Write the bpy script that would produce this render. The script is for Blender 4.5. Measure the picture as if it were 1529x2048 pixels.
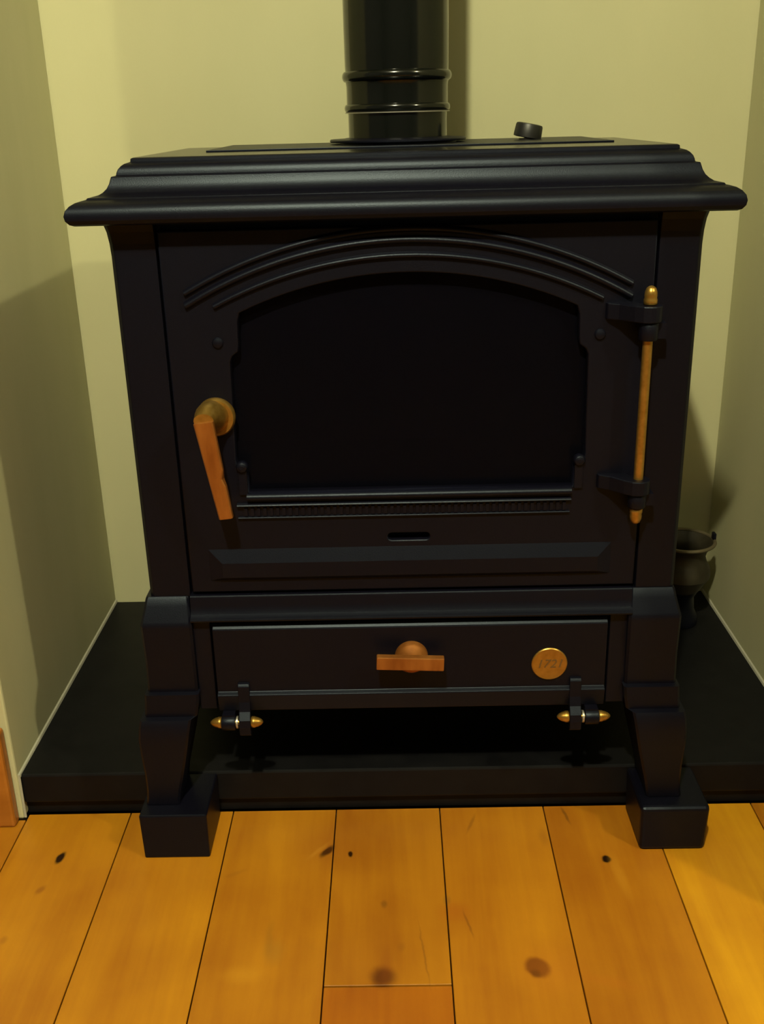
import bpy, bmesh, math, random
from mathutils import Vector, Matrix
random.seed(7)
C = bpy.context.scene.collection
for o in list(bpy.data.objects): bpy.data.objects.remove(o)

# ------------------------------------------------------------------ camera
S = bpy.context.scene
cd = bpy.data.cameras.new('camera'); cam = bpy.data.objects.new('camera', cd); C.objects.link(cam)
cd.sensor_fit = 'VERTICAL'; cd.sensor_height = 36.0; cd.lens = 36.0 * 2059.0 / 2048.0; cd.clip_start = 0.01
CR = [(0.99970, -0.02030, -0.01439), (0.00616, -0.36081, 0.93262), (-0.02412, -0.93242, -0.36057)]
m = Matrix([[CR[i][0], -CR[i][1], -CR[i][2], (0, 0, 0.9)[i]] for i in range(3)] + [[0, 0, 0, 1]])
cam.matrix_world = m
S.camera = cam
# ------------------------------------------------------------------ world, lights, exposure
S.view_settings.view_transform = 'Standard'; S.view_settings.look = 'None'
S.view_settings.gamma = 1; S.view_settings.use_curve_mapping = False
S.view_settings.exposure = 0.10
w = bpy.data.worlds.new('world'); S.world = w; w.use_nodes = True
w.node_tree.nodes['Background'].inputs[0].default_value = (0.35, 0.30, 0.22, 1)
w.node_tree.nodes['Background'].inputs[1].default_value = 0.01
def ceiling_bulb(name, loc, watts, col, r=0.035):
    l = bpy.data.lights.new(name, 'POINT'); l.energy = watts; l.color = col; l.shadow_soft_size = r
    o = bpy.data.objects.new(name, l); C.objects.link(o); o.location = loc
    return o
ceiling_bulb('ceiling_light', (-0.18, -0.31, 2.27), 196, (1.0, 0.94, 0.60))
ceiling_bulb('ceiling_light', (1.60, -0.22, 2.27), 92, (1.0, 0.92, 0.54))

# ------------------------------------------------------------------ materials
def mat(name, col=(0.5, 0.5, 0.5), rough=0.5, metal=0.0, spec=0.5):
    M = bpy.data.materials.new(name); M.use_nodes = True
    b = M.node_tree.nodes['Principled BSDF']
    b.inputs['Base Color'].default_value = (*col, 1); b.inputs['Roughness'].default_value = rough
    b.inputs['Metallic'].default_value = metal; b.inputs['Specular IOR Level'].default_value = spec
    return M, M.node_tree, b
def N(nt, t, **kw):
    n = nt.nodes.new(t)
    for k, v in kw.items(): setattr(n, k, v)
    return n
def noise_bump(nt, b, scale, strength, dist=0.001, detail=4, stretch=(1, 1, 1)):
    tc = N(nt, 'ShaderNodeTexCoord'); mp = N(nt, 'ShaderNodeMapping'); mp.inputs['Scale'].default_value = stretch
    nz = N(nt, 'ShaderNodeTexNoise'); nz.inputs['Scale'].default_value = scale; nz.inputs['Detail'].default_value = detail
    bp = N(nt, 'ShaderNodeBump'); bp.inputs['Strength'].default_value = strength; bp.inputs['Distance'].default_value = dist
    nt.links.new(tc.outputs['Object'], mp.inputs[0]); nt.links.new(mp.outputs[0], nz.inputs['Vector'])
    nt.links.new(nz.outputs['Fac'], bp.inputs['Height']); nt.links.new(bp.outputs[0], b.inputs['Normal'])
    return nz
def vary(nt, b, fac, c1, c2, lo=0.3, hi=0.7):
    r = N(nt, 'ShaderNodeValToRGB'); r.color_ramp.elements[0].position = lo; r.color_ramp.elements[1].position = hi
    r.color_ramp.elements[0].color = (*c1, 1); r.color_ramp.elements[1].color = (*c2, 1)
    nt.links.new(fac, r.inputs[0]); nt.links.new(r.outputs[0], b.inputs['Base Color']); return r

M_IRON, nt, b = mat('black_cast_iron', rough=0.40, spec=0.25)
b.inputs['Specular Tint'].default_value = (0.66, 0.80, 1.0, 1)
nz = noise_bump(nt, b, 900, 0.35, 0.0004); vary(nt, b, nz.outputs['Fac'], (0.0018, 0.0017, 0.0046), (0.0030, 0.0027, 0.0068))
M_TOP, nt, b = mat('smooth_black_top_enamel', (0.003, 0.003, 0.004), 0.24, 0, 0.4)
M_FLUE, nt, b = mat('satin_black_flue_enamel', (0.0030, 0.0038, 0.0032), 0.14, 0, 0.5)
noise_bump(nt, b, 60, 0.08, 0.0006)
M_DARK, nt, b = mat('sooty_firebox_lining', (0.006, 0.006, 0.006), 0.9, 0, 0.2)
noise_bump(nt, b, 80, 0.4, 0.002)
M_SLATE, nt, b = mat('black_slate_hearth', rough=0.5, spec=0.18)
nz = noise_bump(nt, b, 35, 0.3, 0.001, 8); vary(nt, b, nz.outputs['Fac'], (0.0026, 0.0027, 0.0038), (0.005, 0.005, 0.006))
M_KNOB, nt, b = mat('black_bakelite', (0.010, 0.010, 0.010), 0.45)
M_BRASS, nt, b = mat('aged_brass', rough=0.34, metal=0.85)
nz = noise_bump(nt, b, 120, 0.2, 0.0004); vary(nt, b, nz.outputs['Fac'], (0.33, 0.185, 0.032), (0.46, 0.275, 0.065))
M_COPPER, nt, b = mat('worn_coppery_brass', rough=0.42, metal=0.55)
nz = noise_bump(nt, b, 70, 0.25, 0.0004, 6, (1, 1, 0.25)); vary(nt, b, nz.outputs['Fac'], (0.22, 0.068, 0.010), (0.36, 0.135, 0.026))
M_INK, nt, b = mat('dark_badge_ink', (0.10, 0.050, 0.012), 0.6)
M_STEEL, nt, b = mat('bare_steel', (0.45, 0.43, 0.38), 0.4, 0.8)
M_WALL, nt, b = mat('cream_emulsion_plaster', rough=0.75, spec=0.25)
nz = noise_bump(nt, b, 160, 0.18, 0.0008, 5)
n2 = N(nt, 'ShaderNodeTexNoise'); n2.inputs['Scale'].default_value = 6; n2.inputs['Detail'].default_value = 5
vary(nt, b, n2.outputs['Fac'], (0.440, 0.430, 0.262), (0.480, 0.468, 0.292))
M_CEIL, nt, b = mat('ceiling_paint', (0.20, 0.20, 0.19), 0.9)
M_ROOM, nt, b = mat('dark_unseen_room', (0.07, 0.07, 0.08), 0.9)  # unseen room walls, darkened like the ceiling to cut bounce light
M_CAULK, nt, b = mat('pale_mastic_bead', (0.36, 0.35, 0.28), 0.6)
M_SKIRT, nt, b = mat('varnished_pine_skirting', rough=0.35)
nz = noise_bump(nt, b, 30, 0.1, 0.0006, 5, (0.15, 1, 1)); vary(nt, b, nz.outputs['Fac'], (0.27, 0.085, 0.008), (0.42, 0.15, 0.02))
M_GAP, nt, b = mat('dark_subfloor', (0.03, 0.014, 0.005), 0.9)
M_POT, nt, b = mat('tarnished_scuttle_metal', rough=0.5, metal=0.4)
nz = noise_bump(nt, b, 40, 0.3, 0.001); vary(nt, b, nz.outputs['Fac'], (0.028, 0.023, 0.014), (0.045, 0.038, 0.024))
M_POTRIM, nt, b = mat('tarnished_rolled_rim', (0.14, 0.115, 0.07), 0.4, 0.5)

# sooty stove glass
M_GLASS = bpy.data.materials.new('sooty_stove_glass'); M_GLASS.use_nodes = True; nt = M_GLASS.node_tree
nt.nodes.clear(); out = N(nt, 'ShaderNodeOutputMaterial'); mx = N(nt, 'ShaderNodeMixShader'); fr = N(nt, 'ShaderNodeFresnel')
fr.inputs[0].default_value = 1.33
mx2 = N(nt, 'ShaderNodeMixShader'); mx2.inputs[0].default_value = 0.55
tr = N(nt, 'ShaderNodeBsdfTransparent'); tr.inputs[0].default_value = (0.35, 0.35, 0.42, 1)
df = N(nt, 'ShaderNodeBsdfDiffuse'); df.inputs[0].default_value = (0.0030, 0.0030, 0.0060, 1)
gl = N(nt, 'ShaderNodeBsdfGlossy'); gl.inputs['Roughness'].default_value = 0.28; gl.inputs[0].default_value = (0.16, 0.20, 0.42, 1)
nt.links.new(tr.outputs[0], mx2.inputs[1]); nt.links.new(df.outputs[0], mx2.inputs[2])
nt.links.new(fr.outputs[0], mx.inputs[0]); nt.links.new(mx2.outputs[0], mx.inputs[1]); nt.links.new(gl.outputs[0], mx.inputs[2])
nt.links.new(mx.outputs[0], out.inputs[0])

# pine boards: grain along Y, each board tinted by its object colour, knots at their own places
M_PINE, nt, b = mat('varnished_pine_board', rough=0.36, spec=0.4)
geo = N(nt, 'ShaderNodeNewGeometry'); oi = N(nt, 'ShaderNodeObjectInfo')
def link(a, b_): nt.links.new(a, b_)
def math_(op, a, b_=None, clamp=False):
    n = N(nt, 'ShaderNodeMath', operation=op, use_clamp=clamp)
    for i, v in enumerate((a, b_)):
        if v is None: continue
        if isinstance(v, (int, float)): n.inputs[i].default_value = v
        else: link(v, n.inputs[i])
    return n.outputs[0]
mp = N(nt, 'ShaderNodeMapping'); mp.inputs['Scale'].default_value = (9, 1.3, 1); link(geo.outputs['Position'], mp.inputs[0])
rnd = N(nt, 'ShaderNodeCombineXYZ'); link(oi.outputs['Random'], rnd.inputs[2])
va = N(nt, 'ShaderNodeVectorMath', operation='ADD'); link(mp.outputs[0], va.inputs[0])
vs = N(nt, 'ShaderNodeVectorMath', operation='SCALE'); vs.inputs['Scale'].default_value = 37; link(rnd.outputs[0], vs.inputs[0]); link(vs.outputs[0], va.inputs[1])
g1 = N(nt, 'ShaderNodeTexNoise'); g1.inputs['Scale'].default_value = 2.2; g1.inputs['Detail'].default_value = 5; g1.inputs['Distortion'].default_value = 0.7; link(va.outputs[0], g1.inputs['Vector'])
mpf = N(nt, 'ShaderNodeMapping'); mpf.inputs['Scale'].default_value = (120, 5, 1); link(geo.outputs['Position'], mpf.inputs[0])
g2 = N(nt, 'ShaderNodeTexNoise'); g2.inputs['Scale'].default_value = 1.0; g2.inputs['Detail'].default_value = 4; link(mpf.outputs[0], g2.inputs['Vector'])
g3 = N(nt, 'ShaderNodeTexNoise'); g3.inputs['Scale'].default_value = 9; g3.inputs['Detail'].default_value = 3; link(geo.outputs['Position'], g3.inputs['Vector'])
mixf = math_('ADD', math_('MULTIPLY', g1.outputs['Fac'], 0.50), math_('ADD', math_('MULTIPLY', g2.outputs['Fac'], 0.15), math_('MULTIPLY', g3.outputs['Fac'], 0.35)))
rp = N(nt, 'ShaderNodeValToRGB'); link(mixf, rp.inputs[0])
e = rp.color_ramp.elements; e[0].position = 0.34; e[0].color = (0.285, 0.094, 0.0050, 1); e[1].position = 0.66; e[1].color = (0.425, 0.172, 0.0085, 1)
tint = N(nt, 'ShaderNodeMix', data_type='RGBA', blend_type='MULTIPLY'); tint.inputs[0].default_value = 1
link(rp.outputs[0], tint.inputs[6]); link(oi.outputs['Color'], tint.inputs[7])
# warped position so that knots are ragged
wn = N(nt, 'ShaderNodeTexNoise'); wn.inputs['Scale'].default_value = 60; link(geo.outputs['Position'], wn.inputs['Vector'])
ws = N(nt, 'ShaderNodeVectorMath', operation='MULTIPLY_ADD'); link(wn.outputs['Color'], ws.inputs[0]); ws.inputs[1].default_value = (0.005,) * 3; ws.inputs[2].default_value = (-0.0025,) * 3
wp = N(nt, 'ShaderNodeVectorMath', operation='ADD'); link(geo.outputs['Position'], wp.inputs[0]); link(ws.outputs[0], wp.inputs[1])
def knot(x, y, rx, ry, rot, strength, soft):
    mpk = N(nt, 'ShaderNodeMapping', vector_type='TEXTURE'); mpk.inputs['Location'].default_value = (x, y, 0)
    mpk.inputs['Rotation'].default_value = (0, 0, math.radians(rot)); mpk.inputs['Scale'].default_value = (rx, ry, 1)
    link(wp.outputs[0], mpk.inputs[0])
    sp = N(nt, 'ShaderNodeVectorMath', operation='MULTIPLY'); link(mpk.outputs[0], sp.inputs[0]); sp.inputs[1].default_value = (1, 1, 0)
    ln = N(nt, 'ShaderNodeVectorMath', operation='LENGTH'); link(sp.outputs[0], ln.inputs[0])
    mr = N(nt, 'ShaderNodeMapRange', interpolation_type='SMOOTHSTEP'); link(ln.outputs['Value'], mr.inputs[0])
    mr.inputs[1].default_value = 1 - soft; mr.inputs[2].default_value = 1 + soft; mr.inputs[3].default_value = strength; mr.inputs[4].default_value = 0
    return mr.outputs[0]
cur = tint.outputs[2]
KN = [  # x, y, rx, ry, rot, strength, softness, colour
    (-0.451, 1.093, 0.0050, 0.0115, -10, 1.0, 0.35, (0.014, 0.004, 0.001)),
    (-0.458, 1.034, 0.004, 0.008, -30, 0.5, 0.6, (0.16, 0.04, 0.008)),
    (-0.475, 0.95, 0.004, 0.006, 0, 0.4, 0.6, (0.2, 0.06, 0.01)),
    (-0.108, 1.100, 0.030, 0.030, 0, 0.30, 0.9, (0.26, 0.075, 0.008)),
    (-0.100, 1.098, 0.005, 0.013, -35, 0.9, 0.45, (0.030, 0.008, 0.002)),
    (-0.112, 1.100, 0.003, 0.018, -40, 0.25, 0.7, (0.50, 0.24, 0.03)),
    (-0.070, 1.092, 0.0033, 0.0055, 0, 1.0, 0.4, (0.020, 0.006, 0.001)),
    (-0.025, 1.000, 0.0035, 0.006, 0, 0.5, 0.6, (0.10, 0.035, 0.006)),
    (-0.026, 0.886, 0.013, 0.014, 0, 0.85, 0.55, (0.075, 0.015, 0.002)),
    (-0.022, 0.905, 0.006, 0.022, 0, 0.35, 0.8, (0.2, 0.05, 0.006)),
    (0.148, 0.897, 0.0150, 0.0125, -55, 0.92, 0.30, (0.110, 0.024, 0.003)),
    (0.145, 0.888, 0.005, 0.006, 0, 0.8, 0.6, (0.045, 0.009, 0.002)),
    (0.165, 0.892, 0.030, 0.028, 0, 0.28, 0.9, (0.42, 0.14, 0.012)),
    (0.260, 1.075, 0.0058, 0.0065, 0, 1.0, 0.3, (0.010, 0.003, 0.001)),
    (0.271, 1.045, 0.006, 0.035, 5, 0.25, 0.8, (0.55, 0.26, 0.02)),
    (0.060, 0.985, 0.016, 0.014, 0, 0.35, 0.8, (0.30, 0.07, 0.006)),
    (0.075, 0.965, 0.0016, 0.020, 12, 0.5, 0.6, (0.12, 0.035, 0.006)),
    (0.052, 1.005, 0.004, 0.006, 0, 0.4, 0.7, (0.16, 0.08, 0.02)),
    (0.092, 1.150, 0.0022, 0.017, -20, 0.45, 0.6, (0.13, 0.045, 0.006)),
    (0.222, 1.165, 0.0020, 0.016, 10, 0.6, 0.6, (0.08, 0.025, 0.005)),
    (0.186, 1.120, 0.005, 0.016, 0, 0.3, 0.8, (0.18, 0.06, 0.008)),
    (-0.160, 0.945, 0.004, 0.024, 2, 0.30, 0.8, (0.20, 0.09, 0.012)),
    (-0.152, 0.925, 0.010, 0.016, 0, 0.28, 0.8, (0.24, 0.12, 0.02)),
    (-0.185, 0.892, 0.018, 0.010, 0, 0.25, 0.9, (0.60, 0.29, 0.02)),
    (0.021, 0.920, 0.0012, 0.042, 6, 0.45, 0.6, (0.13, 0.045, 0.008)),
    (-0.005, 0.93, 0.004, 0.006, 0, 0.3, 0.7, (0.2, 0.07, 0.01)),
    (-0.215, 1.058, 0.012, 0.003, 28, 0.28, 0.7, (0.24, 0.09, 0.01)),
    (-0.48, 0.87, 0.004, 0.005, 0, 0.4, 0.7, (0.15, 0.06, 0.01)),
    (0.225, 0.875, 0.028, 0.006, -15, 0.25, 0.9, (0.40, 0.12, 0.01)),
]
for k in KN:
    f = knot(*k[:7]); mm = N(nt, 'ShaderNodeMix', data_type='RGBA'); link(f, mm.inputs[0]); link(cur, mm.inputs[6])
    mm.inputs[7].default_value = (*k[7], 1); cur = mm.outputs[2]
link(cur, b.inputs['Base Color'])
bp = N(nt, 'ShaderNodeBump'); bp.inputs['Strength'].default_value = 0.12; bp.inputs['Distance'].default_value = 0.0006
link(g2.outputs['Fac'], bp.inputs['Height']); link(bp.outputs[0], b.inputs['Normal'])

# ------------------------------------------------------------------ helpers
def tag(o, label=None, cat=None, group=None, kind=None):
    if label: o['label'] = label
    if cat: o['category'] = cat
    if group: o['group'] = group
    if kind: o['kind'] = kind
    return o
def empty(name, loc):
    o = bpy.data.objects.new(name, None); C.objects.link(o); o.location = loc; o.empty_display_size = 0.05
    return o
def wpos(o):
    p = Vector((0, 0, 0))
    while o is not None: p = p + o.location; o = o.parent
    return p
def obj(name, bm, material, parent=None, smooth=False, bevel=0.0, origin=None, seg=2, angle=35):
    """link a bmesh given in world coordinates as one mesh object, its origin at its own base"""
    bmesh.ops.recalc_face_normals(bm, faces=bm.faces)
    if smooth:
        for f in bm.faces: f.smooth = True
        lim = math.radians(angle)
        for ed in bm.edges:
            if len(ed.link_faces) == 2 and ed.calc_face_angle(0) > lim: ed.smooth = False
    me = bpy.data.meshes.new(name)
    xs = [v.co.x for v in bm.verts]; ys = [v.co.y for v in bm.verts]; zs = [v.co.z for v in bm.verts]
    o0 = Vector(origin) if origin else Vector(((min(xs) + max(xs)) / 2, (min(ys) + max(ys)) / 2, min(zs)))
    bmesh.ops.translate(bm, verts=bm.verts, vec=-o0)
    bm.to_mesh(me); bm.free()
    o = bpy.data.objects.new(name, me); C.objects.link(o)
    for mt in (material if isinstance(material, (list, tuple)) else [material]): me.materials.append(mt)
    if parent is not None:
        o.parent = parent; o.location = o0 - wpos(parent)
    else: o.location = o0
    if bevel:
        md = o.modifiers.new('bevel', 'BEVEL'); md.width = bevel; md.segments = seg; md.limit_method = 'ANGLE'; md.angle_limit = math.radians(30)
        md.harden_normals = False
    return o
def B(): return bmesh.new()
def box(bm, x0, x1, y0, y1, z0, z1):
    v = [bm.verts.new(p) for p in [(x0, y0, z0), (x1, y0, z0), (x1, y1, z0), (x0, y1, z0), (x0, y0, z1), (x1, y0, z1), (x1, y1, z1), (x0, y1, z1)]]
    for q in [(0, 1, 2, 3), (4, 5, 6, 7), (0, 1, 5, 4), (1, 2, 6, 5), (2, 3, 7, 6), (3, 0, 4, 7)]: bm.faces.new([v[i] for i in q])
    return v
def loft(bm, rings, cap=True):
    R = [[bm.verts.new(p) for p in r] for r in rings]; n = len(R[0])
    for a, c in zip(R, R[1:]):
        for i in range(n): bm.faces.new((a[i], a[(i + 1) % n], c[(i + 1) % n], c[i]))
    if cap: bm.faces.new(R[0]); bm.faces.new(R[-1])
    return R
def lathe(bm, prof, centre, axis='z', n=32):
    """prof = [(radius, height along axis)]"""
    cx, cy, cz = centre; rings = []
    for r, h in prof:
        ring = []
        for i in range(n):
            a = 2 * math.pi * i / n; u, v = r * math.cos(a), r * math.sin(a)
            ring.append({'z': (cx + u, cy + v, cz + h), 'y': (cx + u, cy + h, cz + v), 'x': (cx + h, cy + u, cz + v)}[axis])
        rings.append(ring)
    loft(bm, rings)
def prism_x(bm, prof, x0, x1, taper=None):
    """profile [(y,z)] swept along x"""
    loft(bm, [[(x0, y, z) for y, z in prof], [(x1, y, z) for y, z in prof]])
def rot_verts(vs, centre, axis, deg):
    bmesh.ops.rotate(bm_of(vs), verts=vs, cent=centre, matrix=Matrix.Rotation(math.radians(deg), 3, axis))
def plate(name, outline, holes, yf, yb, material, parent, bevel=0.0015, origin=None):
    """a casting with holes: 2D outline in (x,z), front face at y=yf, back at y=yb"""
    cu = bpy.data.curves.new(name, 'CURVE'); cu.dimensions = '2D'; cu.fill_mode = 'BOTH'
    for poly in [outline] + holes:
        sp = cu.splines.new('POLY'); sp.points.add(len(poly) - 1); sp.use_cyclic_u = True
        for i, (x, z) in enumerate(poly): sp.points[i].co = (x, z, 0, 1)
    cu.extrude = (yb - yf) / 2 - bevel; cu.bevel_depth = bevel; cu.bevel_resolution = 1; cu.offset = -bevel
    t = bpy.data.objects.new('tmp', cu); C.objects.link(t)
    dg = bpy.context.evaluated_depsgraph_get(); me = bpy.data.meshes.new_from_object(t.evaluated_get(dg))
    bm = B(); bm.from_mesh(me); bpy.data.objects.remove(t); bpy.data.curves.remove(cu); bpy.data.meshes.remove(me)
    for v in bm.verts: v.co = Vector((v.co.x, (yf + yb) / 2 - v.co.z, v.co.y))
    bmesh.ops.remove_doubles(bm, verts=bm.verts, dist=1e-6)
    return obj(name, bm, material, parent, origin=origin)
def frustum(bm, x0, x1, z0, z1, inset, yb, yf, insb=None):
    i2 = inset if insb is None else insb
    loft(bm, [[(x0, yb, z0), (x1, yb, z0), (x1, yb, z1), (x0, yb, z1)],
              [(x0 + inset, yf, z0 + i2), (x1 - inset, yf, z0 + i2), (x1 - inset, yf, z1 - inset), (x0 + inset, yf, z1 - inset)]])

# ------------------------------------------------------------------ the setting
XL, XR, YB, YF = -0.525, 0.560, 1.720, 1.175
RX0, RX1, RY0, CZ = -2.3, 2.7, -3.2, 2.36
def structure(name, boxes, material, bevel=0.0):
    bm = B()
    for q in boxes: box(bm, *q)
    return tag(obj(name, bm, material, bevel=bevel), kind='structure')
structure('wall_back', [(XL - 0.1, XR + 0.1, YB, YB + 0.12, 0, CZ)], M_WALL)
structure('wall_left', [(RX0, XL, YF, YB, 0, CZ)], M_WALL, 0.003)
structure('wall_right', [(XR, RX1, 0.855, YB, 0, CZ)], M_WALL, 0.003)
structure('wall_front', [(XL, XR, YF, YF + 0.12, 1.62, CZ)], M_WALL)
structure('wall_far_left', [(RX0 - 0.1, RX0, RY0, YF, 0, CZ)], M_ROOM)
structure('wall_far_right', [(RX1, RX1 + 0.1, RY0, 0.855, 0, CZ)], M_ROOM)
structure('wall_rear', [(RX0, RX1, RY0 - 0.1, RY0, 0, CZ)], M_ROOM)
structure('ceiling', [(RX0, RX1, RY0, YB, CZ, CZ + 0.1)], M_CEIL)
bm = B(); box(bm, RX0, RX1, RY0, YB, -0.06, -0.019)
floor = tag(obj('floor', bm, M_GAP), kind='structure')
W = 0.1432; k0 = -0.0915
tints = {-2: (1.08, 1.12, 1.0), -1: (1.0, 1.0, 1.0), 0: (0.93, 0.90, 0.9), 1: (1.03, 1.02, 1.0), 2: (0.97, 0.94, 0.9), 3: (1.38, 1.62, 1.2), -3: (1.1, 1.15, 1.0)}  # board tones; the rightmost board's boost paints in extra light from the right lamp
i = int(math.floor((RX0 - k0) / W)) + 1
while k0 + i * W < RX1 - 0.02:
    x0 = k0 + i * W; x1 = min(x0 + W - 0.0016, RX1)
    yend = YF - 0.001 if x0 < XL - 0.1 or x1 > XR + 0.1 else 1.186
    if x0 > XR: yend = 0.853
    if i == 0: cuts = [-3.2, -1.6, 0.8735, 1.186]
    else:
        c = -3.2 + (i * 0.77 % 1.7); cuts = [-3.2] + ([c] if c > -2.9 else []) + ([c + 2.1] if c + 2.1 < 0.35 else []) + [yend]
    for a, c2 in zip(cuts, cuts[1:]):
        if x0 > XR - W and c2 > 0.83: c2 = min(c2, 0.853) if x0 > XR - 0.02 else c2
        if x1 > XR and c2 > 0.853:
            x1b = XR if c2 > 0.853 else x1
        bm = B(); box(bm, x0, x1, a + 0.0013, c2 - 0.0013, -0.019, 0.0)
        p = obj('plank', bm, M_PINE, floor, bevel=0.0005, seg=1)
        t = tints.get(i, (random.uniform(0.93, 1.05),) * 3)
        if i == 0 and c2 < 0.9: t = (0.86, 0.68, 0.62)
        p.color = (*t, 1)
    i += 1
bm = B(); box(bm, RX0, -0.531, 1.156, YF, 0.0, 0.150)
tag(obj('baseboard_left', bm, M_SKIRT, bevel=0.004), kind='structure')
# hearth: dark slab on a set-back plinth, with the pale bead of mastic where it meets the plaster
hearth = empty('hearth', (0.0175, 1.45, 0)); tag(hearth, 'wide black slate hearth slab filling the plastered recess under the stove', 'hearth')
bm = B(); box(bm, XL + 0.001, XR - 0.001, 1.181, YB - 0.001, 0.022, 0.068); obj('slab', bm, M_SLATE, hearth, bevel=0.003)
bm = B(); box(bm, XL + 0.001, XR - 0.001, 1.190, YB - 0.001, 0.0, 0.022); obj('plinth', bm, M_SLATE, hearth)
bm = B()
for pts in ([(XL, 1.178, 0.002), (XL, 1.178, 0.068), (XL, 1.30, 0.0695), (XL, 1.52, 0.0695), (XL, YB, 0.0695)], [(XR, YB, 0.0695), (XR, 1.4, 0.0695), (XR, 1.178, 0.0695)]):
    sx = 1 if pts[0][0] < 0 else -1
    rings = [[(x + sx * u, y + (v if (abs(z) < 0.01) else 0), z + (0 if abs(z) < 0.01 else v)) for u, v in ((0, -0.0025), (0.0032, -0.002), (0.0022, 0.0015), (0, 0.003))] for x, y, z in pts]
    loft(bm, rings)
tag(obj('trim_1', bm, M_CAULK), kind='structure')

# ------------------------------------------------------------------ the stove
BX0, BX1, BY0, BY1 = -0.305, 0.336, 1.140, 1.530
ZT = 0.798
DC = 0.0167                        # centre line of door
stove = empty('wood_burning_stove', (0.0155, 1.33, 0.068))
tag(stove, 'black cast iron stove with arched glass door and brass fittings on slate hearth', 'stove')

# casing: sides, back, floor, top deck, firebox
bm = B()
box(bm, BX0, BX0 + 0.012, BY0 + 0.02, BY1, 0.20, ZT)
box(bm, BX1 - 0.012, BX1, BY0 + 0.02, BY1, 0.20, ZT)
box(bm, BX0 + 0.012, BX1 - 0.012, BY1 - 0.012, BY1, 0.20, ZT)
box(bm, BX0 + 0.012, BX1 - 0.012, BY0 + 0.03, BY1 - 0.012, 0.20, 0.212)
obj('body', bm, M_IRON, stove)
# front casting (behind the doors) with window and ash-pit openings; corner columns run down its sides
def rectp(x0, x1, z0, z1): return [(x0, z0), (x1, z0), (x1, z1), (x0, z1)]
plate('front_casting', rectp(BX0 + 0.004, BX1 - 0.004, 0.20, ZT), [rectp(DC - 0.21, DC + 0.21, 0.46, 0.752), rectp(-0.22, 0.246, 0.215, 0.31)], 1.152, 1.170, M_IRON, stove)
bm = B()
box(bm, -0.24, 0.27, 1.45, 1.455, 0.45, 0.76); box(bm, -0.24, -0.235, 1.171, 1.45, 0.45, 0.76); box(bm, 0.265, 0.27, 1.171, 1.45, 0.45, 0.76)
box(bm, -0.235, 0.265, 1.171, 1.45, 0.45, 0.455); box(bm, -0.235, 0.265, 1.171, 1.45, 0.755, 0.76)
obj('firebox', bm, M_DARK, stove)
for x0, x1, so in ((BX0, -0.2548, -1), (0.2885, BX1, 1)):
    bm = B(); xo = x0 if so < 0 else x1; xi = x1 if so < 0 else x0
    rings = []
    for z, d in ((0.354, 0), (0.762, 0), (0.776, 0.0006), (0.788, 0.002), (ZT, 0.0045)):
        xo2 = xo + so * d
        rings.append([(xi, 1.138 - d, z), (xo2 - so * 0.005, 1.138 - d, z), (xo2, 1.143 - d, z), (xo2, 1.175, z), (xi, 1.175, z)])
    loft(bm, rings); obj('corner_column', bm, M_IRON, stove, bevel=0.0012)

# moulded lid: one profile mitred round the four sides
prof = [(-0.040, 0.7992), (0.027, 0.7985), (0.0315, 0.8005), (0.0345, 0.8045), (0.0353, 0.8095), (0.0338, 0.8150), (0.0300, 0.8195), (0.0245, 0.8228), (0.0185, 0.8245), (0.0150, 0.8250),
        (0.0145, 0.8268), (0.0100, 0.8272), (0.0050, 0.8285), (0.0008, 0.8312), (-0.0030, 0.8352), (-0.0055, 0.8400), (-0.0072, 0.8455),
        (-0.0078, 0.8475), (-0.0122, 0.8480), (-0.0128, 0.8510), (-0.0142, 0.8545), (-0.0170, 0.8578), (-0.0205, 0.8602), (-0.0250, 0.8616),
        (-0.0258, 0.8620), (-0.0262, 0.8650), (-0.0285, 0.8662), (-0.0400, 0.8665)]
prof = [(o, 0.7982 + (z - 0.7992) * 0.9600) for o, z in prof]      # lid height 6.5 cm
bm = B()
loft(bm, [[(BX0 - o, BY0 - o, z), (BX1 + o * (0.9 if o > 0 else 1), BY0 - o, z), (BX1 + o * (0.9 if o > 0 else 1), BY1 + min(o, 0.012), z), (BX0 - o, BY1 + min(o, 0.012), z)] for o, z in prof])
for f in bm.faces:
    f.material_index = 1 if min(v.co.z for v in f.verts) > 0.8625 else 0
lid = obj('lid', bm, [M_IRON, M_TOP], stove, smooth=True, angle=28)
md = lid.modifiers.new('bevel', 'BEVEL'); md.width = 0.0012; md.segments = 2; md.limit_method = 'ANGLE'; md.angle_limit = math.radians(60)
bm = B(); box(bm, -0.215, 0.262, 1.275, 1.500, 0.8628, 0.8650)
obj('hotplate', bm, M_IRON, stove, bevel=0.0004)
FX, FY = 0.011, 1.400
bm = B(); lathe(bm, [(0.0745, 0.8640), (0.0745, 0.8672), (0.0860, 0.8672), (0.0870, 0.8682), (0.0870, 0.8698), (0.0860, 0.8708), (0.072, 0.8710), (0.0660, 0.8722)], (FX, FY, 0), n=48)
fl = obj('flue_collar', bm, M_IRON, stove, smooth=True)
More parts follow.
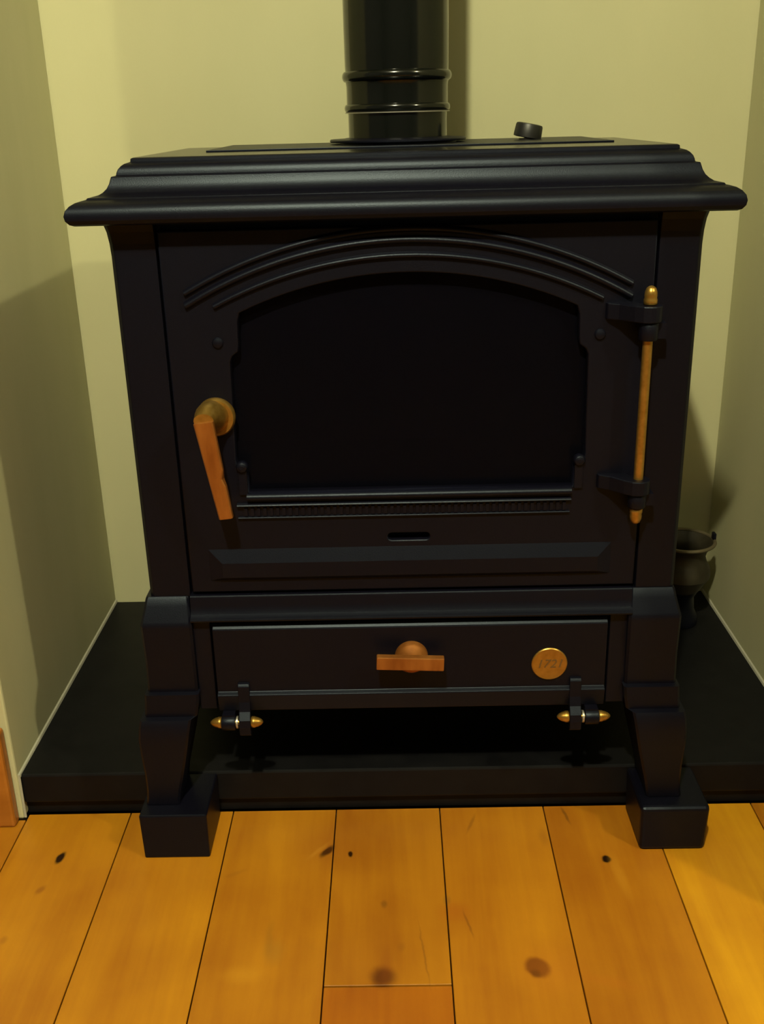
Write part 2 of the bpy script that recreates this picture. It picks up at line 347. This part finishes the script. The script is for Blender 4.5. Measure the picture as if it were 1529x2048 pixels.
# leaning thermostat knob
bm = B(); lathe(bm, [(0.004, -0.030), (0.004, 0.0)], (0, 0, 0), n=16); lathe(bm, [(0.007, -0.030), (0.007, -0.027)], (0, 0, 0), n=6)
rot = Matrix.Translation((0.1785, 1.42, 0.8664)) @ Matrix.Rotation(math.radians(11), 4, 'Y')
bmk = B(); lathe(bmk, [(0.0140, 0.0), (0.0178, 0.0008), (0.0180, 0.004), (0.0174, 0.0150), (0.0164, 0.0170), (0.0130, 0.0178)], (0, 0, 0), n=40)
for v in bmk.verts:                                     # shallow flutes round the rim
    r = math.hypot(v.co.x, v.co.y)
    if r > 0.014: a = math.atan2(v.co.y, v.co.x); s = 1 - 0.02 * (math.cos(a * 20) > 0); v.co.x *= s; v.co.y *= s
bm.free(); bm = B(); lathe(bm, [(0.0038, -0.012), (0.0038, 0.002)], (0, 0, 0), n=16)
bmesh.ops.transform(bm, matrix=rot, verts=bm.verts); bmesh.ops.transform(bmk, matrix=rot, verts=bmk.verts)
kb = obj('thermostat_knob', bmk, M_KNOB, stove, smooth=True); obj('stem', bm, M_KNOB, kb, smooth=True)
bm = B(); lathe(bm, [(0.0095, 0.8650), (0.0095, 0.8657), (0.008, 0.8662)], (0.177, 1.42, 0), n=24); obj('knob_seat', bm, M_STEEL, kb)

# door casting
CZA = 0.286
def arch_pts(r, half, n=28, inv=False):
    a = math.asin(half / r); p = [(DC + r * math.sin(-a + 2 * a * i / n), CZA + r * math.cos(-a + 2 * a * i / n)) for i in range(n + 1)]
    return p[::-1] if inv else p
def win(g=0.0):                                        # window opening, g = inset
    L = [(-0.190, 0.489), (-0.190, 0.512), (-0.194, 0.519), (-0.2015, 0.524), (-0.2020, 0.530), (-0.2000, 0.645), (-0.1975, 0.651), (-0.1905, 0.656), (-0.1895, 0.662), (-0.1885, 0.690)]
    left = [(DC + x + g, z) for x, z in L]; right = [(DC - x - g, z) for x, z in L][::-1]
    a = arch_pts(0.453 - g, 0.186 - g)
    return left + a + right
door_o = [(-0.2516, 0.3605), (0.2853, 0.3605), (0.2853, 0.7885), (-0.2516, 0.7885)]
slot = [(DC - 0.003 + 0.0205 * sx + 0.0045 * math.cos(math.radians(a)), 0.4293 + 0.0045 * math.sin(math.radians(a))) for sx, rng in ((1, range(-90, 91, 30)), (-1, range(90, 271, 30))) for a in rng]
door = plate('door', door_o, [win()[::-1], slot[::-1]], 1.135, 1.150, M_IRON, stove, 0.0018)
# swept mouldings over the arch
def arc_mould(r0, r1, half, h, n=48):
    rm = (r0 + r1) / 2; a = math.asin(half / rm); bm = B(); rings = []
    for i in range(n + 1):
        t = -a + 2 * a * i / n; ring = []
        for s, d in ((0, 0.0), (0.12, 0.55), (0.32, 0.92), (0.5, 1.0), (0.68, 0.92), (0.88, 0.55), (1, 0.0)):
            r = r0 + (r1 - r0) * s; ring.append((DC + r * math.sin(t), 1.1352 - h * d, CZA + r * math.cos(t)))
        rings.append(ring)
    loft(bm, rings); return bm
for r0, r1, hf, h in ((0.4955, 0.5035, 0.2440, 0.0050), (0.4835, 0.4925, 0.2440, 0.0060), (0.4680, 0.4755, 0.2130, 0.0050)):
    obj('arch_moulding', arc_mould(r0, r1, hf, h), M_IRON, door, smooth=True, angle=50)
# raised band round the window between inner moulding and glass
bm = B(); box(bm, DC - 0.206, DC + 0.206, 1.1505, 1.1545, 0.478, 0.748); obj('glass_pane', bm, M_GLASS, door)
for sx in (-1, 1):
    bm = B(); xc = DC + sx * 0.2122
    lathe(bm, [(0.0062, 0.0), (0.0062, -0.0015), (0.0050, -0.003), (0.0022, -0.0038)], (xc, 1.1352, 0.6668), 'y', 20); obj('screw', bm, M_IRON, door, smooth=True)
    bm = B(); xc = DC + sx * 0.1955
    lathe(bm, [(0.0070, 0.002), (0.0070, -0.004), (0.0055, -0.0065), (0.0025, -0.0075)], (xc, 1.1352, 0.5215), 'y', 20)
    box(bm, xc - 0.005, xc + 0.005, 1.1318, 1.1355, 0.487, 0.519); obj('glass_clip', bm, M_IRON, door, bevel=0.0006)
# ribbed sill and toothed vent under the glass
bm = B()
def rib(z, r, x0, x1, y=1.1352, k=1.0):
    pr = [(y, z - r)] + [(y - k * r * math.cos(t), z + r * math.sin(t)) for t in [math.radians(a) for a in range(-75, 76, 25)]] + [(y, z + r)]
    prism_x(bm, pr, x0, x1)
rib(0.4840, 0.0052, -0.1755, 0.2045, k=1.5); rib(0.4737, 0.0026, -0.1880, 0.2045, k=2.2); rib(0.4575, 0.0018, -0.1880, 0.2035, k=2.0)
x = -0.180
while x < 0.199: box(bm, x, x + 0.0038, 1.1322, 1.1353, 0.4602, 0.4700); x += 0.0075
obj('vent_grille', bm, M_IRON, door, smooth=True, angle=50)
bm = B(); frustum(bm, -0.2282, 0.2560, 0.3760, 0.4178, 0.0170, 1.1352, 1.1290, 0.006)
obj('raised_panel', bm, M_IRON, door, bevel=0.0008)

# door handle: round boss, curved neck, coppery grip
bm = B(); lathe(bm, [(0.0222, 0.0), (0.0222, -0.006), (0.0205, -0.0085), (0.0, -0.0088)], (-0.2040, 1.1352, 0.5825), 'y', 40)
hd = obj('handle', bm, M_BRASS, door, smooth=True)
bm = B()
sec = []
for (x, y, z, wx, wz) in ((-0.2070, 1.128, 0.5840, 0.0190, 0.0195), (-0.2085, 1.114, 0.5865, 0.0165, 0.0180), (-0.2100, 1.102, 0.5890, 0.0130, 0.0135), (-0.2110, 1.0925, 0.5890, 0.0112, 0.0080)):
    sec.append([(x + wx * math.cos(t), y, z + wz * math.sin(t)) for t in [2 * math.pi * i / 20 for i in range(20)]])
loft(bm, sec); obj('neck', bm, M_BRASS, hd, smooth=True, angle=50)
bm = B(); top = Vector((-0.2108, 1.0905, 0.5880)); bot = Vector((-0.1955, 1.0970, 0.4725)); ax = (bot - top).normalized()
rings = []
for s in [i / 12 for i in range(13)]:
    c = top.lerp(bot, s); hw = 0.0108 + (0.0078 - 0.0108) * s; hd_ = 0.0052; px = Vector((1, 0, 0.11)).normalized(); py = Vector((0, 1, -0.05))
    nick = 0.0036 * max(0, 1 - abs(s - 0.60) / 0.07)
    ch = 0.0016
    q = [(-hw + ch, -hd_), (hw - ch - nick, -hd_), (hw - nick, -hd_ + ch), (hw - nick * 0.6, hd_ - ch), (hw - ch, hd_), (-hw + ch, hd_), (-hw, hd_ - ch), (-hw, -hd_ + ch)]
    rings.append([tuple(c + px * a + py * d) for a, d in q])
loft(bm, rings); tag(obj('grip', bm, M_COPPER, hd), 'orange coppery grip with a nick in its edge')

# door hinge: brass rod between two door arms and two casing lugs
HX, HY = 0.2768, 1.1130
bm = B(); lathe(bm, [(0.0055, 0.474), (0.0055, 0.700)], (HX, HY, 0), n=20)
hr = obj('hinge_rod', bm, M_BRASS, door, smooth=True)
for nm, z0, s in (('finial', 0.7020, 1), ('finial', 0.4690, -1)):
    bm = B(); lathe(bm, [(r, h * s) for r, h in ((0.0062, 0), (0.0074, 0.001), (0.0074, 0.0055), (0.0066, 0.0075), (0.0070, 0.0095), (0.0066, 0.014), (0.0050, 0.0180), (0.0022, 0.0200), (0.0005, 0.0204))], (HX, HY, z0), n=24)
    tag(obj(nm, bm, M_BRASS, door, smooth=True, angle=60), None)
for z0, z1 in ((0.6840, 0.7018), (0.4870, 0.5040)):
    bm = B(); pts = [(0.2330, 1.1352), (0.2350, 1.1300), (0.2460, 1.1230), (0.2600, 1.1080), (0.2680, 1.1015)]
    pts += [(HX + 0.0135 * math.sin(math.radians(a)), HY - 0.0135 * math.cos(math.radians(a))) for a in range(-20, 171, 19)] + [(0.2700, 1.1262), (0.2660, 1.1352)]
    rr = [[(x, y, z) for x, y in pts] for z in (z0, z1)]; loft(bm, rr); obj('hinge_arm', bm, M_IRON, door, bevel=0.0012)
for z0, z1 in ((0.6640, 0.6830), (0.4700, 0.4862)):
    bm = B(); lathe(bm, [(0.0098, z0), (0.0105, z0 + 0.001), (0.0105, z1 - 0.001), (0.0098, z1)], (HX, HY, 0), n=24)
    box(bm, 0.2790, 0.2960, 1.1130, 1.1385, z0 + 0.001, z1 - 0.001); obj('hinge_lug', bm, M_IRON, stove, smooth=True)

# moulded ledge and ash-pit surround
bm = B(); prism_x(bm, [(1.152, 0.3565), (1.1325, 0.3572), (1.1310, 0.3560), (1.1304, 0.3530), (1.1298, 0.3450), (1.1288, 0.3390), (1.1268, 0.3345), (1.1235, 0.3322), (1.1208, 0.3310), (1.1200, 0.3290), (1.1210, 0.3268), (1.152, 0.3262)], -0.2545, 0.2835)
obj('ledge_moulding', bm, M_IRON, stove, smooth=True, angle=28)
for x0, x1 in ((-0.2545, -0.2335), (0.2590, 0.2815)):
    bm = B(); box(bm, x0, x1, 1.131, 1.153, 0.199, 0.3250); obj('ash_door_jamb', bm, M_IRON, stove, bevel=0.001)

# ash door with T handle, badge and pin hinges
bm = B()
# plain face with chamfered top and a proud bottom band
prism_x(bm, [(1.150, 0.3205), (1.1315, 0.3205), (1.1262, 0.3145), (1.1255, 0.3128), (1.1255, 0.2268), (1.1205, 0.2238), (1.1202, 0.2226), (1.1240, 0.2000), (1.150, 0.1985)], -0.2300, 0.2555)
ash = obj('ash_door', bm, M_IRON, stove, bevel=0.0008)
AY = 1.1256
bm = B(); lathe(bm, [(0.0205, 0.0), (0.0205, -0.007), (0.0188, -0.010), (0.0140, -0.016), (0.0120, -0.021)], (0.0145, AY, 0.2735), 'y', 36)
th = obj('pull_handle', bm, M_COPPER, ash, smooth=True)
bm = B(); vs = box(bm, 0.0125 - 0.0410, 0.0125 + 0.0410, AY - 0.0300, AY - 0.0200, 0.2675, 0.2845)
bmesh.ops.translate(bm, verts=bm.verts, vec=(0, 0, 0.0015))
bmesh.ops.rotate(bm, verts=bm.verts, cent=(0.0125, AY, 0.274), matrix=Matrix.Rotation(math.radians(2.4), 3, 'Y'))
obj('crossbar', bm, M_COPPER, th, bevel=0.0012)
BXc, BZc = 0.1855, 0.2590
bm = B(); lathe(bm, [(0.0222, 0.0), (0.0222, -0.0018), (0.0212, -0.0026), (0.0200, -0.0022), (0.0, -0.0022)], (BXc, AY, BZc), 'y', 48)
bd = tag(obj('badge', bm, M_BRASS, ash, smooth=True), 'round brass maker badge')
tcu = bpy.data.curves.new('txt', 'FONT'); tcu.body = '1721'; tcu.size = 0.0165; tcu.extrude = 0.0002; tcu.align_x = 'CENTER'; tcu.align_y = 'CENTER'; tcu.shear = 0.25
t = bpy.data.objects.new('tmp', tcu); C.objects.link(t); dg = bpy.context.evaluated_depsgraph_get(); me = bpy.data.meshes.new_from_object(t.evaluated_get(dg))
bm = B(); bm.from_mesh(me); bpy.data.objects.remove(t); bpy.data.curves.remove(tcu)
for v in bm.verts: v.co = Vector((BXc + v.co.x, AY - 0.0024 - v.co.z, BZc + v.co.y))
obj('lettering', bm, M_INK, bd)
for s, xs in ((1, -0.1965), (-1, 0.2185)):             # strap, knuckle, washer, two finials; mirrored on the right
    hz = 0.1885; hy = 1.1150
    bm = B(); x0, x1 = xs - 0.0072, xs + 0.0072
    prism_x(bm, [(1.1282, 0.2400), (1.1215, 0.2390), (1.1195, 0.2360), (1.1185, 0.2150), (1.1150, 0.2030), (1.1085, 0.1940), (1.1070, 0.1850), (1.1075, 0.1740), (1.1140, 0.1690), (1.1215, 0.1760), (1.1240, 0.1990), (1.1282, 0.2010)], x0, x1)
    st = obj('hinge_strap', bm, M_IRON, ash, bevel=0.0008)
    kx = xs - s * 0.0205
    bm = B(); lathe(bm, [(0.0095, -0.0085), (0.0100, -0.0075), (0.0100, 0.0075), (0.0095, 0.0085)], (kx, hy, hz), 'x', 20)
    box(bm, kx - 0.0078, kx + 0.0078, 1.1120, 1.1520, hz - 0.001, hz + 0.0115); obj('hinge_lug', bm, M_IRON, stove, smooth=True)
    bm = B(); lathe(bm, [(0.0078, -0.0012), (0.0078, 0.0012)], (xs - s * 0.0098, hy, hz), 'x', 20); obj('washer', bm, M_STEEL, ash)
    bm = B(); lathe(bm, [(0.0035, -0.017), (0.0035, 0.017)], ((xs + kx) / 2, hy, hz), 'x', 12); obj('hinge_pin', bm, M_BRASS, ash)
    for xe, d in ((xs + s * 0.0073, s), (kx - s * 0.0086, -s)):
        bm = B(); lathe(bm, [(r, h * d) for r, h in ((0.0060, 0), (0.0072, 0.001), (0.0072, 0.0045), (0.0063, 0.0065), (0.0060, 0.0085), (0.0040, 0.0125), (0.0015, 0.0150), (0.0003, 0.0152))], (xe, hy, hz), 'x', 24)
        obj('finial', bm, M_BRASS, ash, smooth=True, angle=60)

# legs: square block, banded knee, cabriole ankle
def front_leg(s, cx, grow):
    """sections z, front y, back y, inner x, outer x (distances from the centre line)"""
    secs = [(0.3550, 1.1370, 1.20, 0.2685, 0.3180), (0.3525, 1.1345, 1.20, 0.2680, 0.3190), (0.3440, 1.1305, 1.20, 0.2672, 0.3205), (0.3270, 1.1225, 1.20, 0.2655, 0.3245), (0.3225, 1.1205, 1.20, 0.2650, 0.3255),
            (0.3180, 1.1205, 1.20, 0.2650, 0.3255), (0.2700, 1.1225, 1.20, 0.2655, 0.3250), (0.2300, 1.1245, 1.20, 0.2660, 0.3265), (0.2285, 1.1245, 1.20, 0.2660, 0.3265),
            (0.2275, 1.1175, 1.20, 0.2640, 0.3300), (0.2150, 1.1165, 1.20, 0.2650, 0.3305), (0.1980, 1.1165, 1.20, 0.2680, 0.3320), (0.1970, 1.1165, 1.20, 0.2685, 0.3320),
            (0.1960, 1.1085, 1.195, 0.2750, 0.3370), (0.1880, 1.1050, 1.195, 0.2765, 0.3385), (0.1700, 1.1040, 1.192, 0.2800, 0.3405), (0.1450, 1.1060, 1.188, 0.2850, 0.3405), (0.1150, 1.1090, 1.184, 0.2920, 0.3395),
            (0.0900, 1.1110, 1.180, 0.2980, 0.3400), (0.0750, 1.1115, 1.1795, 0.3005, 0.3415), (0.0683, 1.1110, 1.1795, 0.3010, 0.3425)]
    c = 0.003; bm = B(); rings = []
    for z, yf, yb, xi, xo in secs:
        a, d = cx + s * xi, cx + s * (xo + grow)
        rings.append([(a + s * c, yf, z), (d - s * c, yf, z), (d, yf + c, z), (d, yb, z), (a, yb, z), (a, yf + c, z)])
    loft(bm, rings); return bm
for s in (1, -1):
    obj('leg', front_leg(s, 0.0145 if s > 0 else 0.0110, 0.0035 if s > 0 else 0.0025), M_IRON, stove, smooth=True, angle=25)
for s in (1, -1):                                      # rear pair, on the slab
    bm = B(); rings = []
    for z, wi, wo in ((0.205, 0.268, 0.325), (0.19, 0.274, 0.336), (0.165, 0.279, 0.339), (0.11, 0.290, 0.338), (0.0683, 0.297, 0.340)):
        a, d = 0.0145 + s * wi, 0.0145 + s * wo
        rings.append([(a, 1.455, z), (d, 1.455, z), (d, 1.520, z), (a, 1.520, z)])
    loft(bm, rings); obj('leg', bm, M_IRON, stove, bevel=0.002)

# ------------------------------------------------------------------ flue pipe (stands in the collar)
flue = empty('flue_pipe', (FX, FY, 0.8723)); tag(flue, 'satin black round flue pipe rising from the top of the stove', 'flue pipe')
bm = B(); lathe(bm, [(0.0625, 0.8723), (0.0625, 0.9060)], (FX, FY, 0), n=64); obj('lower_sleeve', bm, M_FLUE, flue, smooth=True)
def bead(r, z0, z1, h, n=8): return [(r + h * math.sin(math.pi * k / n), z0 + (z1 - z0) * (0.5 - 0.5 * math.cos(math.pi * k / n))) for k in range(n + 1)]
bm = B(); lathe(bm, [(0.0630, 0.9022)] + bead(0.0638, 0.9024, 0.9118, 0.0030) + [(0.0637, 0.9200), (0.0637, 0.9320), (0.0642, 0.9360)] + bead(0.0645, 0.9375, 0.9500, 0.0042) + [(0.0648, 0.9560), (0.0650, 1.0), (0.0650, 2.355)], (FX, FY, 0), n=96)
obj('pipe_section', bm, M_FLUE, flue, smooth=True, angle=60)
bm = B(); lathe(bm, [(0.0626, 0.9012), (0.0660, 0.9012), (0.0661, 0.9024), (0.0626, 0.9024)], (FX, FY, 0), n=64); tag(obj('joint_ring', bm, M_STEEL, flue), 'thin bright bare-metal edge')

# ------------------------------------------------------------------ black blocks under the front feet
def foot_block(x0, x1, label, taper, lean=0):
    bm = B(); z1 = 0.0675
    loft(bm, [[(x0 + taper, 1.0900, 0), (x1 - taper, 1.0900, 0), (x1 - taper, 1.1795, 0), (x0 + taper, 1.1795, 0)], [(x0, 1.0885, z1), (x1, 1.0885, z1), (x1, 1.1795, z1), (x0, 1.1795, z1)]])
    return tag(obj('foot_block', bm, M_IRON, bevel=0.0022), label, 'block', 'blocks under the front feet')
foot_block(-0.3395, -0.2520, 'square-cornered black block on the floorboards under the left front foot of the stove', 0.001)
b2 = foot_block(0.3040, 0.3925, 'black block with rounded lower corners under the right front foot of the stove', 0.002)
b2.modifiers['bevel'].width = 0.006; b2.modifiers['bevel'].segments = 3

# ------------------------------------------------------------------ small pot behind the stove
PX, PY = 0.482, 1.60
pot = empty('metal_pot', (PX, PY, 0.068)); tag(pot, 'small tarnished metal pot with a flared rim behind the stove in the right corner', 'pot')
bm = B(); lathe(bm, [(0.024, 0.0683), (0.033, 0.0695), (0.033, 0.080), (0.026, 0.095), (0.024, 0.118), (0.031, 0.132), (0.020, 0.132)], (PX, PY, 0), n=40); obj('foot', bm, M_IRON, pot, smooth=True)  # black iron here paints in the shade around the pot's base
bm = B(); lathe(bm, [(0.020, 0.1265), (0.032, 0.1265), (0.041, 0.142), (0.0475, 0.152), (0.0465, 0.166), (0.0400, 0.178), (0.0370, 0.188), (0.0390, 0.198), (0.0470, 0.2095), (0.0500, 0.2125), (0.0480, 0.2128), (0.0370, 0.199), (0.0345, 0.188), (0.0375, 0.178), (0.0440, 0.166), (0.0450, 0.152), (0.038, 0.138), (0.020, 0.136)], (PX, PY, 0.006), n=48)
obj('bowl', bm, M_POT, pot, smooth=True)
bm = B(); R0, rr = 0.0500, 0.0030; rings = []
for i in range(48):
    a = 2 * math.pi * i / 48; rings.append([(PX + (R0 + rr * math.cos(t)) * math.cos(a), PY + (R0 + rr * math.cos(t)) * math.sin(a), 0.2195 + rr * math.sin(t)) for t in [j * math.pi / 4 for j in range(8)]])
rings.append(rings[0]); loft(bm, rings, cap=False); bmesh.ops.remove_doubles(bm, verts=bm.verts, dist=1e-6)
obj('rim', bm, M_POTRIM, pot, smooth=True)
bm = B(); box(bm, PX + 0.047, PX + 0.052, PY - 0.006, PY + 0.006, 0.220, 0.232); obj('lug', bm, M_IRON, pot, bevel=0.001)
